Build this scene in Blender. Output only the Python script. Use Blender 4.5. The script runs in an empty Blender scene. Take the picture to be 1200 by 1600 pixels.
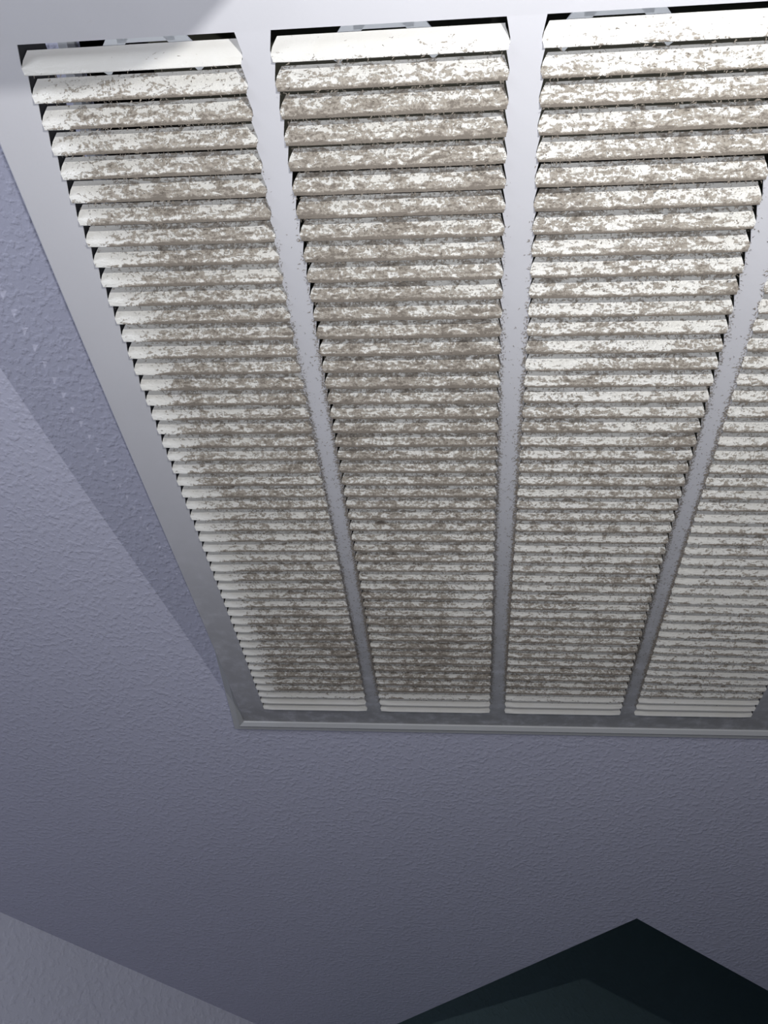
import bpy, bmesh, math, random
import numpy as np
from mathutils import Vector, Matrix
random.seed(7); rng = np.random.default_rng(7)
scn = bpy.context.scene
CZ = 2.44                      # ceiling height
U = 0.11                       # one column width of the grille in metres
P = 0.1276958 * U              # slat pitch
EDG = [0, 1, 1.16208, 2.18735, 2.35856, 3.41681, 3.57572, 4.62096]   # sides of the four louver columns
W = EDG[-1]
PHI = math.radians(12)         # how far the grille door hangs open
H0 = 50.6                      # hinge line, in slat pitches from the first slat

# ---------------------------------------------------------------- camera
cam = bpy.data.cameras.new('camera'); cam_ob = bpy.data.objects.new('camera', cam)
scn.collection.objects.link(cam_ob); scn.camera = cam_ob
rx, dn, fw = (Vector(v) for v in ((0.99535561, 0.06304491, 0.07274997), (-0.00516604, 0.78960752, -0.61359048), (-0.09612768, 0.61036489, 0.78626597)))
M = Matrix((rx, -dn, -fw)).transposed().to_4x4()
M.translation = Vector((-0.03215076, -0.76896141, CZ - 0.62143823))
cam_ob.matrix_world = M
cam.sensor_fit = 'VERTICAL'; cam.sensor_height = 36; cam.lens = 36 * 1384.66 / 1600
cam.clip_start = 0.02; cam.clip_end = 50

# ---------------------------------------------------------------- light and exposure
wd = bpy.data.worlds.new('world'); scn.world = wd; wd.use_nodes = True
wd.node_tree.nodes['Background'].inputs[0].default_value = (0.55, 0.65, 1.0, 1)
wd.node_tree.nodes['Background'].inputs[1].default_value = 0.02
def lamp(name, kind, loc, power, color, size=None, aim=None):
    l = bpy.data.lights.new(name, kind); l.energy = power; l.color = color
    if kind == 'AREA': l.shape = 'RECTANGLE'; l.size, l.size_y = size
    elif size: l.shadow_soft_size = size
    o = bpy.data.objects.new(name, l); scn.collection.objects.link(o); o.location = loc
    if aim: o.rotation_euler = (Vector(aim) - Vector(loc)).to_track_quat('-Z', 'Y').to_euler()
    return o
torch = lamp('torch', 'POINT', (0.1286, -0.899, CZ - 0.496), 6.6, (1.0, 0.985, 0.95), 0.0008)
phone = lamp('phone_flash', 'POINT', (-0.032 + 0.012, -0.769 + 0.008, CZ - 0.63), 4.6, (0.97, 0.98, 1.0), 0.003)
room = lamp('room_fill', 'AREA', (-0.76, -1.16, 2.09), 3.6, (0.88, 0.92, 1.0), (0.4, 0.3), (-0.3, -0.1, CZ))  # soft fill added in place of the room's ambient light
scn.view_settings.view_transform = 'Standard'; scn.view_settings.look = 'None'
scn.view_settings.gamma = 1; scn.view_settings.use_curve_mapping = False
scn.view_settings.exposure = 0.07

scn.cycles.use_light_tree = False
scn.cycles.denoising_prefilter = 'ACCURATE'
# ---------------------------------------------------------------- materials
class NT:
    def __init__(s, name):
        s.m = bpy.data.materials.new(name); s.m.use_nodes = True; s.t = s.m.node_tree
        s.b = s.t.nodes['Principled BSDF']
    def n(s, typ, **kw):
        nd = s.t.nodes.new(typ)
        for k, v in kw.items():
            if k[0] == '_': setattr(nd, k[1:], v)
            else:
                nd.inputs[int(k[1:]) if k[0] == 'i' and k[1:].isdigit() else k].default_value = v
        return nd
    def l(s, a, ai, b, bi): s.t.links.new(a.outputs[ai], b.inputs[bi])
    def math(s, op, a, b=None, c=None, clamp=False):
        nd = s.n('ShaderNodeMath', _operation=op, _use_clamp=clamp)
        for i, v in enumerate((a, b, c)):
            if v is None: continue
            if isinstance(v, (int, float)): nd.inputs[i].default_value = v
            else: s.t.links.new(v, nd.inputs[i])
        return nd.outputs[0]
    def noise(s, vec, scale, detail=3, rough=.55, dist=0):
        nd = s.n('ShaderNodeTexNoise', Scale=scale, Detail=detail, Roughness=rough, Distortion=dist)
        s.t.links.new(vec, nd.inputs['Vector']); return nd.outputs['Fac']
    def mix(s, fac, a, b):
        nd = s.n('ShaderNodeMix', _data_type='RGBA')
        if isinstance(fac, (int, float)): nd.inputs[0].default_value = fac
        else: s.t.links.new(fac, nd.inputs[0])
        for i, v in ((6, a), (7, b)):
            if isinstance(v, tuple): nd.inputs[i].default_value = (*v, 1)
            else: s.t.links.new(v, nd.inputs[i])
        return nd.outputs[2]
    def bump(s, h, dist, strength=1.0):
        nd = s.n('ShaderNodeBump', Strength=strength, Distance=dist); s.t.links.new(h, nd.inputs['Height'])
        s.t.links.new(nd.outputs[0], s.b.inputs['Normal']); return nd
    def coord(s, which='Object'): return s.n('ShaderNodeTexCoord').outputs[which]
    def ramp(s, f, lo, hi):
        nd = s.n('ShaderNodeMapRange'); nd.interpolation_type = 'SMOOTHSTEP'
        s.t.links.new(f, nd.inputs[0]); nd.inputs[1].default_value = lo; nd.inputs[2].default_value = hi
        return nd.outputs[0]

def mat_plaster(name, col, scale=200, dist=0.0004, rough=.55):
    k = NT(name); c = k.coord()
    k.b.inputs['Roughness'].default_value = rough
    a = k.noise(c, scale, 2, .45, .15); b = k.noise(c, scale * 2.7, 2, .5)
    h = k.math('ADD', k.math('MULTIPLY', k.ramp(a, .42, .74), 1.0), k.math('MULTIPLY', b, .28))
    k.bump(h, dist)
    v = k.noise(c, 3, 3)
    k.t.links.new(k.mix(v, tuple(x * .94 for x in col), tuple(min(1, x * 1.05) for x in col)), k.b.inputs['Base Color'])
    return k.m
M_CEIL = mat_plaster('ceiling_paint', (.59, .60, .745))
M_WALL = mat_plaster('wall_paint', (.60, .61, .70), 110, .0006)
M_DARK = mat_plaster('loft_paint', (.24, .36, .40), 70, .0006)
M_FLOOR = mat_plaster('floor_tile', (.35, .33, .31), 20, .0003)

def mat_paint(name, col, rough=.38, specks=.0):
    k = NT(name); c = k.coord()
    v = k.noise(c, 9, 4); s1 = k.noise(c, 420, 2, .6)
    base = k.mix(k.ramp(v, .35, .7), tuple(x * .96 for x in col), col)
    if specks:
        at = k.n('ShaderNodeAttribute', _attribute_name='edge')
        e = at.outputs['Fac']
        base = k.mix(k.math('MULTIPLY', k.n('ShaderNodeAttribute', _attribute_name='film_shade').outputs['Fac'], k.ramp(k.noise(c, 60, 4, .65), .15, .6)), base, (.34, .34, .345))
        nz = k.noise(c, 520, 3, .62); th = k.math('SUBTRACT', .80, k.math('MULTIPLY', e, .30))
        msk = k.ramp(k.math('SUBTRACT', nz, th), 0.0, .03)
        base = k.mix(k.math('MULTIPLY', msk, .8), base, (.30, .275, .25))
        st = k.noise(c, 34, 4, .7)
        base = k.mix(k.math('MULTIPLY', k.ramp(st, .70, .80), .22), base, (.5, .43, .33))
    k.t.links.new(base, k.b.inputs['Base Color'])
    k.b.inputs['Roughness'].default_value = rough
    k.bump(s1, .00006, .6)
    return k.m
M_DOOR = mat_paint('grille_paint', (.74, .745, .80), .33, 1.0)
M_FLANGE = mat_paint('flange_paint', (.50, .51, .53), .4)
M_STEEL = mat_paint('clip_steel', (.80, .84, .88), .3)
M_DUCT = mat_paint('duct_lining', (.16, .16, .13), .8)

def mat_slat():
    k = NT('dusty_slat'); c = k.coord()
    uv = k.n('ShaderNodeUVMap', _uv_map='UVMap'); sep = k.n('ShaderNodeSeparateXYZ'); k.l(uv, 0, sep, 0)
    x, y = sep.outputs[0], sep.outputs[1]
    at = k.n('ShaderNodeAttribute', _attribute_name='dirt').outputs['Fac']
    # dust in clots: two noise scales, thresholded by the local amount of dirt
    mp = k.n('ShaderNodeMapping'); k.t.links.new(c, mp.inputs['Vector']); mp.inputs['Scale'].default_value = (.6, 1.5, 1.5)
    ca_ = mp.outputs[0]                                            # clots are drawn out along the slat
    big = k.noise(c, 26, 3, .6, .4); mid = k.noise(ca_, 225, 4, .66, .7); fine = k.noise(c, 560, 3, .68, .3)
    f = k.math('ADD', k.math('MULTIPLY', mid, .54), k.math('ADD', k.math('MULTIPLY', fine, .36), k.math('MULTIPLY', big, .22)))
    lip = k.ramp(y, .76, .93)                                      # fluff thickens along the outer lip
    tip = k.ramp(k.math('SUBTRACT', 1.0, y), .34, .62)             # and is thin on the sheltered inner part
    amt = k.math('ADD', at, k.math('MULTIPLY', k.math('SUBTRACT', k.math('MULTIPLY', lip, 1.25), k.math('MULTIPLY', tip, .22)), at))
    th = k.math('SUBTRACT', .695, k.math('MULTIPLY', amt, .212))
    d = k.math('SUBTRACT', f, th)
    msk = k.ramp(d, -.004, .016)
    thick = k.math('ADD', k.ramp(d, .0, .14), k.math('MULTIPLY', k.ramp(y, .86, .97), .75), clamp=True)
    dust = k.mix(thick, (.47, .43, .38), (.20, .175, .15))
    paint = k.mix(k.ramp(big, .3, .7), (.76, .75, .715), (.80, .795, .775))
    k.t.links.new(k.mix(msk, paint, dust), k.b.inputs['Base Color'])
    k.t.links.new(k.math('ADD', .27, k.math('MULTIPLY', msk, .6)), k.b.inputs['Roughness'])
    h = k.math('MULTIPLY', k.math('ADD', k.math('MULTIPLY', msk, .5), k.math('MULTIPLY', d, 2.2)), k.ramp(amt, 0, .3))
    k.bump(h, .0007, .8)
    return k.m
M_SLAT = mat_slat()
def mat_dust():
    k = NT('dust_fluff'); c = k.coord()
    k.t.links.new(k.mix(k.noise(c, 300, 2), (.10, .085, .075), (.40, .355, .30)), k.b.inputs['Base Color'])
    k.b.inputs['Roughness'].default_value = 1.0; k.b.inputs['Specular IOR Level'].default_value = .1
    return k.m
M_DUST = mat_dust()

# ---------------------------------------------------------------- helpers
def link(name, verts, faces, mat, parent=None, smooth=False):
    me = bpy.data.meshes.new(name); me.from_pydata([tuple(map(float, v)) for v in verts], [], faces); me.update()
    me.materials.append(mat)
    if smooth: me.polygons.foreach_set('use_smooth', [True] * len(me.polygons))
    o = bpy.data.objects.new(name, me); scn.collection.objects.link(o)
    if parent: o.parent = parent
    return o
def struct(name, verts, faces, mat):
    o = link(name, verts, faces, mat); o['kind'] = 'structure'; return o
def prism(poly, z0, z1):
    n = len(poly)
    v = [(x, y, z0) for x, y in poly] + [(x, y, z1) for x, y in poly]
    f = [tuple(range(n))[::-1], tuple(range(n, 2 * n))] + [(i, (i + 1) % n, n + (i + 1) % n, n + i) for i in range(n)]
    return v, f
def box(x0, x1, y0, y1, z0, z1): return prism([(x0, y0), (x1, y0), (x1, y1), (x0, y1)], z0, z1)
def merge(parts):
    V, F = [], []
    for v, f in parts:
        o = len(V); V += list(v); F += [tuple(i + o for i in q) for q in f]
    return V, F

# ---------------------------------------------------------------- room
# the walls stand at 45 degrees to the grille; s runs along d1, t along d2
A1 = Vector((-0.7212, 0.4530)); A2 = Vector((-0.3905, 0.7910)); CN = Vector((0.1871, 0.4020))
B1 = Vector((0.3926, 0.5909)); B2 = Vector((-0.1538, 0.7637))
SH = (0.62144 + 0.0035) / 0.62144; K0 = Vector((-0.03215, -0.76896))       # the ceiling skin lies just above the hinge line
A1, A2, CN, B1, B2 = (K0 + (p - K0) * SH for p in (A1, A2, CN, B1, B2))
dL = (A2 - A1).normalized(); d1 = (B1 - CN).normalized(); d2 = (B2 - CN).normalized()
def cross_pt(p, d, q, e):
    den = d.x * e.y - d.y * e.x; r = q - p
    return p + d * ((r.x * e.y - r.y * e.x) / den)
LF = A1 - dL * 2.6                                                  # left wall: near end
LB = A1 + dL * 3.4
E_ = cross_pt(CN, d2, A1, dL)                                       # where the ceiling edge meets the left wall
RF = LF + Vector((dL.y, -dL.x)) * 3.2; RB = RF + dL * 6.0
UP = 0.85                                                           # the loft ceiling lies this much higher
TH = 0.14
def xy(v): return (v.x, v.y)
# duct opening in the ceiling
OX0, OX1 = (-.262 - W / 2) * U, (W + .262 - W / 2) * U
OY1 = -0.2 * P; OY0 = -(H0 + 1.6) * P
CT = 0.0035                                                         # ceiling skin just above the hinge line
def ceiling_mesh():
    bm = bmesh.new()
    G = RB
    outer = [LF, RF, RB, CN + d1 * ((RB - CN).dot(d1)), CN, E_]
    h = [Vector((OX0, OY0)), Vector((OX1, OY0)), Vector((OX1, OY1)), Vector((OX0, OY1))]
    allv = []
    for z in (CZ + CT, CZ + CT + TH):
        vo = [bm.verts.new((*xy(p), z)) for p in outer]; vh = [bm.verts.new((*xy(p), z)) for p in h]
        ed = [bm.edges.new((l[i], l[(i + 1) % len(l)])) for l in (vo, vh) for i in range(len(l))]
        bmesh.ops.triangle_fill(bm, use_beauty=True, edges=ed)
        allv.append((vo, vh))
    for a, b in zip(allv[0], allv[1]):
        for i in range(len(a)):
            j = (i + 1) % len(a); bm.faces.new((a[i], a[j], b[j], b[i]))
    bmesh.ops.recalc_face_normals(bm, faces=bm.faces)
    me = bpy.data.meshes.new('ceiling'); bm.to_mesh(me); me.materials.append(M_CEIL)
    o = bpy.data.objects.new('ceiling', me); scn.collection.objects.link(o); o['kind'] = 'structure'
ceiling_mesh()
nL = Vector((-dL.y, dL.x))
def wall(name, a, b, out, z0, z1, mat=M_WALL, th=.1):
    struct(name, *prism([xy(a), xy(b), xy(b + out * th), xy(a + out * th)], z0, z1), mat)
ZT = CZ + CT + TH
wall('wall_left', LF, E_, nL, 0, ZT)
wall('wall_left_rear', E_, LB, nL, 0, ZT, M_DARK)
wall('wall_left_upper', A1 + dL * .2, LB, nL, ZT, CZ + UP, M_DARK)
wall('wall_front', LF, RF, -dL, 0, ZT)
wall('wall_right', RF, RB, -nL, 0, ZT)
far = CN + d1 * ((RB - CN).dot(d1))
wall('wall_back', LB, RB, dL, 0, CZ + UP)
# the taller, unlit space past the corner of the ceiling
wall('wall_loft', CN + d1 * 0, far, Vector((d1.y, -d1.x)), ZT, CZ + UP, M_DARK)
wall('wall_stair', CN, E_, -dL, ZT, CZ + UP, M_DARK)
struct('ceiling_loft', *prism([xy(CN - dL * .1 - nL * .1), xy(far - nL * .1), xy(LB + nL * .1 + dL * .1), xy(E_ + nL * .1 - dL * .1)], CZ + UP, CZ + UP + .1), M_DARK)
struct('floor', *prism([xy(LF), xy(RF), xy(RB), xy(LB)], -.1, 0), M_FLOOR)

# ---------------------------------------------------------------- grille frame fixed to the ceiling
def root(name, label, cat, loc):
    o = bpy.data.objects.new(name, None); scn.collection.objects.link(o); o.empty_display_size = .05
    o.location = loc; o['label'] = label; o['category'] = cat; return o
frame = root('grille_frame', 'thin white metal frame fixed flat on the ceiling around the open grille door', 'frame', (0, 0, CZ))
FX0, FX1 = (-.385 - W / 2) * U, (W + .385 - W / 2) * U
FY1 = 1.60 * P; FY0 = -(H0 + 4.0) * P
IX0, IX1 = (-.278 - W / 2) * U, (W + .278 - W / 2) * U
IY1 = .72 * P; IY0 = -(H0 + 2.3) * P
def ring(prof_outer_to_inner):
    # profile points: (fraction 0 at the inner rim .. 1 at the outer rim, height below the ceiling)
    V, F = [], []; n = len(prof_outer_to_inner)
    for s, z in prof_outer_to_inner:
        x0 = IX0 + (FX0 - IX0) * s; x1 = IX1 + (FX1 - IX1) * s; y0 = IY0 + (FY0 - IY0) * s; y1 = IY1 + (FY1 - IY1) * s
        V += [(x0, y0, z), (x1, y0, z), (x1, y1, z), (x0, y1, z)]
    for i in range(n - 1):
        for k in range(4):
            a, b = i * 4 + k, i * 4 + (k + 1) % 4
            F.append((a, b, b + 4, a + 4))
    return V, F
link('flange', *ring([(1.0, CT), (1.0, .0012), (.97, .0008), (.50, .0006), (.46, -.0006), (.41, -.0008), (.04, .0012), (0, .0022), (-.02, .003), (-.03, CT)]), M_FLANGE, frame)
# plenum box behind the opening
duct_parts = []
t = .0012; DZ = .42
for bx in ((OX0 - t, OX0, OY0, OY1), (OX1, OX1 + t, OY0, OY1), (OX0, OX1, OY0 - t, OY0), (OX0, OX1, OY1, OY1 + t)):
    duct_parts.append(box(*bx, .004, DZ))
duct_parts.append(box(OX0, OX1, OY0, OY1, DZ, DZ + t))
V, F = merge(duct_parts); struct('duct_box', [(x, y, z + CZ) for x, y, z in V], F, M_DUCT)

# ---------------------------------------------------------------- the grille door, hanging open 12 degrees on its far edge
# door space: x across, y = down the rows, z = away from the viewer (into the duct)
ca, sa = math.cos(PHI), math.sin(PHI)
DM = Matrix(((1, 0, 0, -W / 2 * U), (0, ca, -sa, 0), (0, sa, ca, 0), (0, 0, 0, 1)))
DM.translation = Vector((-W / 2 * U, -ca * H0 * P, -sa * H0 * P))
door = root('grille_door', 'dusty white return air grille door with four columns of louvers hanging open from ceiling', 'grille', (0, 0, 0))
door.matrix_world = Matrix.Translation((0, 0, CZ)) @ DM
CF = (-.0370072, -.0780710, -.0626954, -.0263277, -.0148504, -.0045661, .0359103, -.0089870)
def bow(x, y):                                                      # the pressed sheet is slightly bowed
    v = min(1, max(0, y / (49 * P))); u_ = min(1, max(0, x / (W * U))) - .5
    s, s2, s3 = (math.sin(k * math.pi * v) for k in (1, 2, 3))
    return max(0, y / P - 49) * .015 * P + U * (s * (CF[0] + CF[1] * u_ + CF[2] * u_ * u_) + s2 * (CF[3] + CF[4] * u_ + CF[6] * u_ * u_) + (CF[5] + CF[7] * u_) * s3)
def bent(vs): return [(x, y, z + bow(x, y)) for x, y, z in vs]
NR = 49
ML = .262 * U; MR = .262 * U; MT = 3.0 * P; MB = 2.3 * P           # outer margins (free edge = top)
XL, XR, YT, YB = -ML, W * U + MR, -MT, 49 * P + MB
TOOTH = .0019
def side_path(e, sgn):
    # stepped side of a column: widens down to 0.7 of each pitch, then steps back at the next slot
    pts = []
    for r in range(NR):
        pts += [(EDG[e] * U, r * P), (EDG[e] * U + sgn * TOOTH, (r + .68) * P), (EDG[e] * U + sgn * TOOTH * .9, (r + .90) * P)]
    pts.append((EDG[e] * U, NR * P)); return pts
SK = .0009
def strip(name, left, right, extra_top=0):
    # sheet between two paths with equal y stations, front face plus folded edges into the duct
    V, F, EA = [], [], []
    ncol = 7; m = len(left)
    for i in range(m):
        (xa, ya), (xb, yb) = left[i], right[i]
        for k in range(ncol):
            s = k / (ncol - 1); s = (0, .07, .2, .5, .8, .93, 1)[k]
            V.append((xa + (xb - xa) * s, ya + (yb - ya) * s, 0))
    for i in range(m - 1):
        for k in range(ncol - 1):
            a = i * ncol + k; F.append((a, a + 1, a + ncol + 1, a + ncol))
    o = len(V)
    for i in range(m):                                              # cut edges, sheet thickness
        V.append((left[i][0], left[i][1], SK)); V.append((right[i][0], right[i][1], SK))
    for i in range(m - 1):
        F.append((i * ncol, (i + 1) * ncol, o + 2 * (i + 1), o + 2 * i))
        F.append((i * ncol + ncol - 1, (i + 1) * ncol + ncol - 1, o + 2 * (i + 1) + 1, o + 2 * i + 1))
    return V, F
sheets = []
stat = [y for _, y in side_path(0, -1)]
pl = side_path(0, -1); sheets.append(strip('s', [(XL, y) for _, y in pl], pl))
for c in (1, 2, 3):
    l = side_path(2 * c - 1, 1); r = side_path(2 * c, -1); sheets.append(strip('s', l, r))
pr = side_path(7, 1); sheets.append(strip('s', pr, [(XR, y) for _, y in pr]))
def rail(y0, y1):
    xs = [XL] + [v for e in range(8) for v in (EDG[e] * U,)] + [XR]
    fx = []
    for a, b in zip(xs, xs[1:]):
        fx += [a + (b - a) * k / 4 for k in range(4)]
    fx.append(xs[-1])
    V = [(x, y, 0) for y in (y0, y1) for x in fx] + [(x, y1 if y0 < 0 else y0, SK) for x in fx]
    n = len(fx)
    F = [(i, i + 1, n + i + 1, n + i) for i in range(n - 1)]
    a = n if y0 < 0 else 0
    F += [(a + i, a + i + 1, 2 * n + i + 1, 2 * n + i) for i in range(n - 1)]
    return V, F
sheets.append(rail(YT, 0)); sheets.append(rail(NR * P, YB))
RD = .006                                                           # folded rim, rounded by one bevel
nk = 40
rim = []
loop = [(XL, YT + (YB - YT) * k / nk) for k in range(nk)] + [(XL + (XR - XL) * k / nk, YB) for k in range(nk)] + \
       [(XR, YB - (YB - YT) * k / nk) for k in range(nk)] + [(XR - (XR - XL) * k / nk, YT) for k in range(nk)]
cx, cy = (XL + XR) / 2, (YT + YB) / 2
V, F = [], []
for off, z in ((0, 0), (.0008, .0004), (.001, .0014), (.001, RD)):
    for x, y in loop:
        V.append((x + math.copysign(off, x - cx) * (abs(x - cx) > (XR - XL) / 2 - 1e-6), y + math.copysign(off, y - cy) * (abs(y - cy) > (YB - YT) / 2 - 1e-6), z))
nl = len(loop)
for q in range(3):
    for i in range(nl):
        j = (i + 1) % nl; F.append((q * nl + i, q * nl + j, (q + 1) * nl + j, (q + 1) * nl + i))
sheets.append((V, F))
V, F = merge(sheets)
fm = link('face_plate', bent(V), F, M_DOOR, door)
att = fm.data.attributes.new('edge', 'FLOAT', 'POINT')
def bar_edge(x, y):
    d = min(abs(x - EDG[e] * U) for e in range(1, 7)) if y > 0 and EDG[0] * U + .02 < x < EDG[7] * U - .02 else 9
    if y < 5 * P: return 0
    g = min(1, (y / P - 4) / 14)
    return g * (1.15 if d < .0030 else .7 if d < .005 else .35 if d < .012 else 0)
att.data.foreach_set('value', [bar_edge(x, y) if y < 48 * P else 0 for x, y, z in V])
def film_shade_at(x, y):  # dust on the bars, plus shading painted in toward the bottom rail
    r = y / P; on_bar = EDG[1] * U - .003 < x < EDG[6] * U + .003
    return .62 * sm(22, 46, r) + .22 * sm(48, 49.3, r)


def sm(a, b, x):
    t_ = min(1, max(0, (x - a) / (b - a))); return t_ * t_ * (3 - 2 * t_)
fm.data.attributes.new('film_shade', 'FLOAT', 'POINT').data.foreach_set('value', [film_shade_at(x, y) for x, y, z in V])
def dirt(c, r, x):
    """how dusty a slat is: c column, r row, x 0..1 along it"""
    d = .80
    if r == 0: return .10 + .05 * c
    if r == 1: d = .55
    if r == 46: d = .45
    if r == 47: d = .12
    if r == 48: d = .05
    if 35 < r < 46: d += .10 * (1.2 - .3 * c)
    if c == 0:
        d *= .18 + .82 * sm(.0, .30 if r > 6 else .22, x)
    if c == 2:
        d -= .30 * math.exp(-((r - 14) / 5) ** 2) * (.5 + .5 * math.sin(r * 2.3 + x * 6)) + .06
    if c == 3: d -= .22 + .1 * sm(.7, 1, x)
    if c == 1: d += .06 - .22 * math.exp(-((r - 34) / 6) ** 2) * sm(.5, .9, x)
    d -= .17 * sm(16, 30, r)
    return max(0, min(1, d))
# slat profile: inner tip -> face -> outer lip -> small return fold (rows, depth in pitches)
PROF = [(.36, .40), (.44, .325), (.60, .165), (.80, -.01), (.955, -.13), (1.00, -.155), (1.02, -.145), (1.022, -.09)]
ACR = [0.0, .2, .42, .68, .88, .955, .985, 1.0]
def make_slat(c, r):
    x0, x1 = EDG[2 * c] * U, EDG[2 * c + 1] * U
    n = 12; V, F = [], []; D = []; UVs = []
    jz = random.uniform(-.02, .02); jt = random.uniform(-.015, .015)
    last = (r == NR - 1)
    for j, (v, z) in enumerate(PROF):
        # the ends flare out where the slat joins the plate, then chamfer back at the lip
        fl = -.0016 + (TOOTH + .0016) * min(1, max(0, (v - .36) / .34))
        if v > .95: fl = TOOTH * (.55 if v < 1.03 else .15)
        for i in range(n + 1):
            s = i / n; fr = fl if fl > 0 else fl * .3
            x = x0 - fl + (x1 - x0 + fl + fr) * s
            zz = z
            if z < 0 and i in (0, n): zz = z * .75                 # ends join the sheet
            V.append((x, (r + v + jt * (1 - v)) * P, (zz + jz * max(0, z)) * P)); D.append(dirt(c, r, s)); UVs.append((x, ACR[j]))
    m = n + 1
    for j in range(len(PROF) - 1):
        for i in range(n):
            a = j * m + i; F.append((a, a + 1, a + m + 1, a + m))
    o = link('slat', bent(V), F, M_SLAT, door)
    o.data.attributes.new('dirt', 'FLOAT', 'POINT').data.foreach_set('value', D)
    uv = o.data.uv_layers.new(name='UVMap')
    for lp in o.data.loops: uv.data[lp.index].uv = UVs[lp.vertex_index]
for c in range(4):
    for r in range(NR): make_slat(c, r)

# retaining clips behind the first slats
def clip(xc, w, sl):
    z0, z1 = .016, .034
    parts = []
    def bar(p, q, hw=.0045, tk=.0012):
        p, q = Vector(p), Vector(q); d = (q - p).normalized(); nn = Vector((-d.y, d.x, 0)).normalized() * hw; tz = Vector((0, 0, tk))
        v = [p - nn, q - nn, q + nn, p + nn]; v = v + [a + tz for a in v]
        parts.append(([tuple(a) for a in v], [(0, 1, 2, 3), (4, 5, 6, 7), (0, 1, 5, 4), (1, 2, 6, 5), (2, 3, 7, 6), (3, 0, 4, 7)]))
    bar((xc - w, .0060, z0), (xc + w, .0060, z0), .0022)
    bar((xc - w * .86, .0035, z0), (xc - w * .86 - .0145, .0215, z0), .0046)
    bar((xc + w * .86, .0035, z0), (xc + w * .86 + .0145, .0215, z0), .0046)
    V, F = merge(parts)
    link('retaining_clip', V, F, M_STEEL, door)
for xc, w in ((.060, .0150), (.181, .0150), (.295, .0165), (.44, .0150)): clip(xc, w, 0)

# added black strips behind the two side stiles, so the slot gaps look dark
M_BLACKOUT = mat_paint('blackout_black', (.012, .012, .014), .8)
for x0 in (-.24 * U, (W + .02) * U):
    link('gap_blackout', *merge([box(x0, x0 + .024, 0, 36 * P, .036, .037), box(x0, x0 + .001, 0, 36 * P, .037, .050),
                                 box(x0 + .008, x0 + .016, 34.5 * P, 35.5 * P, .001, .036)]), M_BLACKOUT, door)
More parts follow.
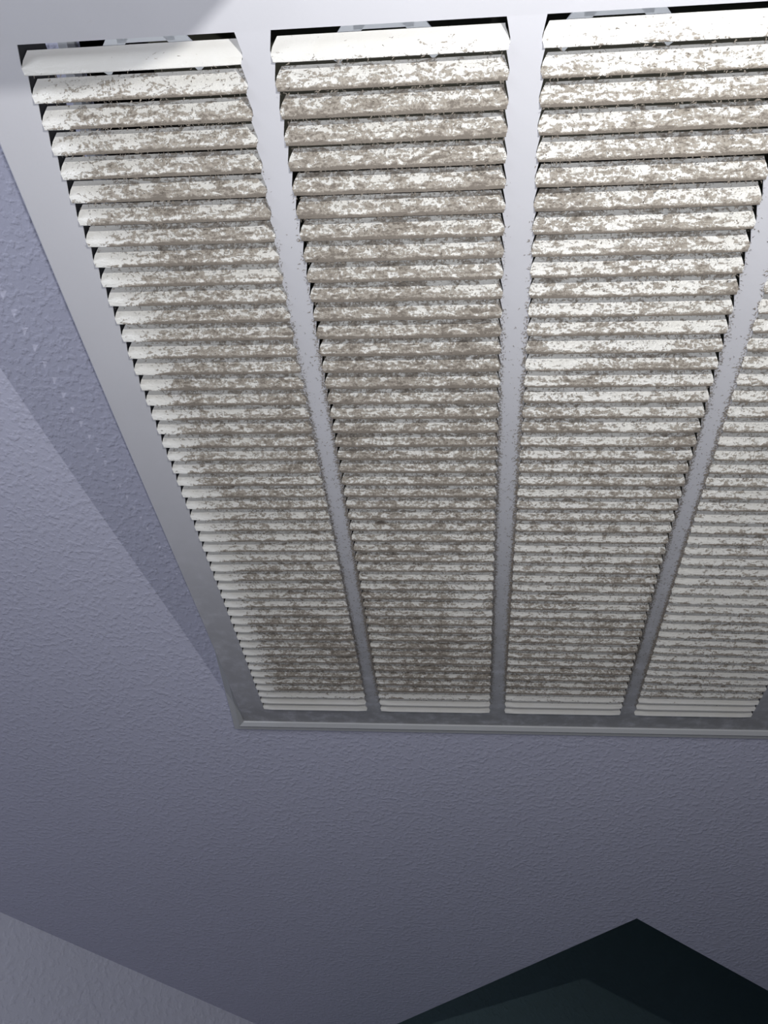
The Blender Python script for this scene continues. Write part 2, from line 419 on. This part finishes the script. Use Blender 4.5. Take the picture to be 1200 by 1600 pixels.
# ---------------------------------------------------------------- dust fluff: tufts clinging to lips and column sides
def fluff():
    V, F = [], []
    def tuft(x, y, z, size, dirx, diry, up):
        # one curled three-segment ribbon
        ang = math.atan2(diry, dirx); b = len(V); w = size * random.uniform(.10, .22); px, py, pz = x, y, z
        for k in range(4):
            wx, wy = -math.sin(ang) * w * (1 - k / 3.4), math.cos(ang) * w * (1 - k / 3.4)
            V.append((px + wx, py + wy, pz)); V.append((px - wx, py - wy, pz - w * .5))
            ang += random.uniform(-.7, .7); st = size / 3
            px += math.cos(ang) * st; py += math.sin(ang) * st; pz -= up * st * random.uniform(-.3, 1)
        for k in range(3):
            a = b + 2 * k; F.append((a, a + 1, a + 3, a + 2))
    for c in range(4):
        x0, x1 = EDG[2 * c] * U, EDG[2 * c + 1] * U
        for r in range(NR):
            cnt = int(150)
            for _ in range(cnt):
                s = random.random(); dd = dirt(c, r, s)
                if random.random() > dd * .9: continue
                x = x0 + (x1 - x0) * s
                if random.random() < .62: v, z = random.uniform(.96, 1.05), -.20     # hanging off the lip
                else:
                    v = random.uniform(.45, .97); z = np.interp(v, [.3, .42, .6, .8, .955], [.44, .315, .145, -.035, -.175])
                tuft(x, (r + v) * P, (z - .01) * P, random.uniform(.0009, .0022), random.uniform(-1, 1), random.uniform(.1, 1.2) if v > .95 else random.uniform(-.6, 1), .25)
    for e in range(1, 7):                                          # along both sides of each bar
        sg = 1 if e % 2 else -1
        for _ in range(3000):
            y = random.triangular(4, 48, 40) * P
            if y < 12 * P and random.random() < .5: continue
            off = abs(random.gauss(0, .0010 + .0006 * y / (48 * P))) if random.random() < .93 else random.uniform(0, .008)
            tuft(EDG[e] * U + sg * (TOOTH * .6 + off), y, -.0003, random.uniform(.0007, .0018), sg * random.uniform(.1, 1), random.uniform(-1, 1), .2)
    o = link('dust_fluff', bent(V), F, M_DUST, door); o['kind'] = 'stuff'
    o['label'] = 'grey brown fluffy dust'
fluff()

# ---------------------------------------------------------------- added floor stand, unseen; its flap is there to shade one corner of the grille
lx, ly, lz = .1286, -.899, CZ - .496
st = root('shade_stand', 'added unseen black floor stand whose flap shades the grille corner', 'light blocker', (lx, ly, 0))
M_BLK = mat_paint('stand_black', (.05, .05, .055), .5)
def lathe(prof, n=24):
    V = [(r * math.cos(2 * math.pi * k / n), r * math.sin(2 * math.pi * k / n), z) for r, z in prof for k in range(n)]
    F = [(j * n + k, j * n + (k + 1) % n, (j + 1) * n + (k + 1) % n, (j + 1) * n + k) for j in range(len(prof) - 1) for k in range(n)]
    return V, F
link('base', *lathe([(0, 0), (.13, 0), (.13, .012), (.10, .02), (.012, .028), (0, .028)]), M_BLK, st)
link('pole', *lathe([(.007, .02), (.007, lz - .055), (.0, lz - .055)], 12), M_BLK, st)
link('stand_head', *lathe([(0, lz - .058), (.018, lz - .056), (.024, lz - .03), (.028, lz - .012), (.026, lz - .012), (.021, lz - .03), (0, lz - .034)]), M_BLK, st)
def rrect(x0, x1, y0, y1, r, n=6):
    pts = []
    for cx_, cy_, a0 in ((x1 - r, y1 - r, 0), (x0 + r, y1 - r, 90), (x0 + r, y0 + r, 180), (x1 - r, y0 + r, 270)):
        pts += [(cx_ + r * math.cos(math.radians(a0 + 90 * k / n)), cy_ + r * math.sin(math.radians(a0 + 90 * k / n))) for k in range(n + 1)]
    return pts
TZ = CZ - .435
link('flap', *prism([(x - lx, y - ly) for x, y in rrect(-.075, .0865, -.965, -.8600, .020)], TZ, TZ + .0015), M_BLK, st)
link('flap_arm', *merge([box(-.075, -.018, -.004, .004, lz - .030, lz - .026), box(-.079, -.073, -.004, .004, lz - .030, TZ)]), M_BLK, st)
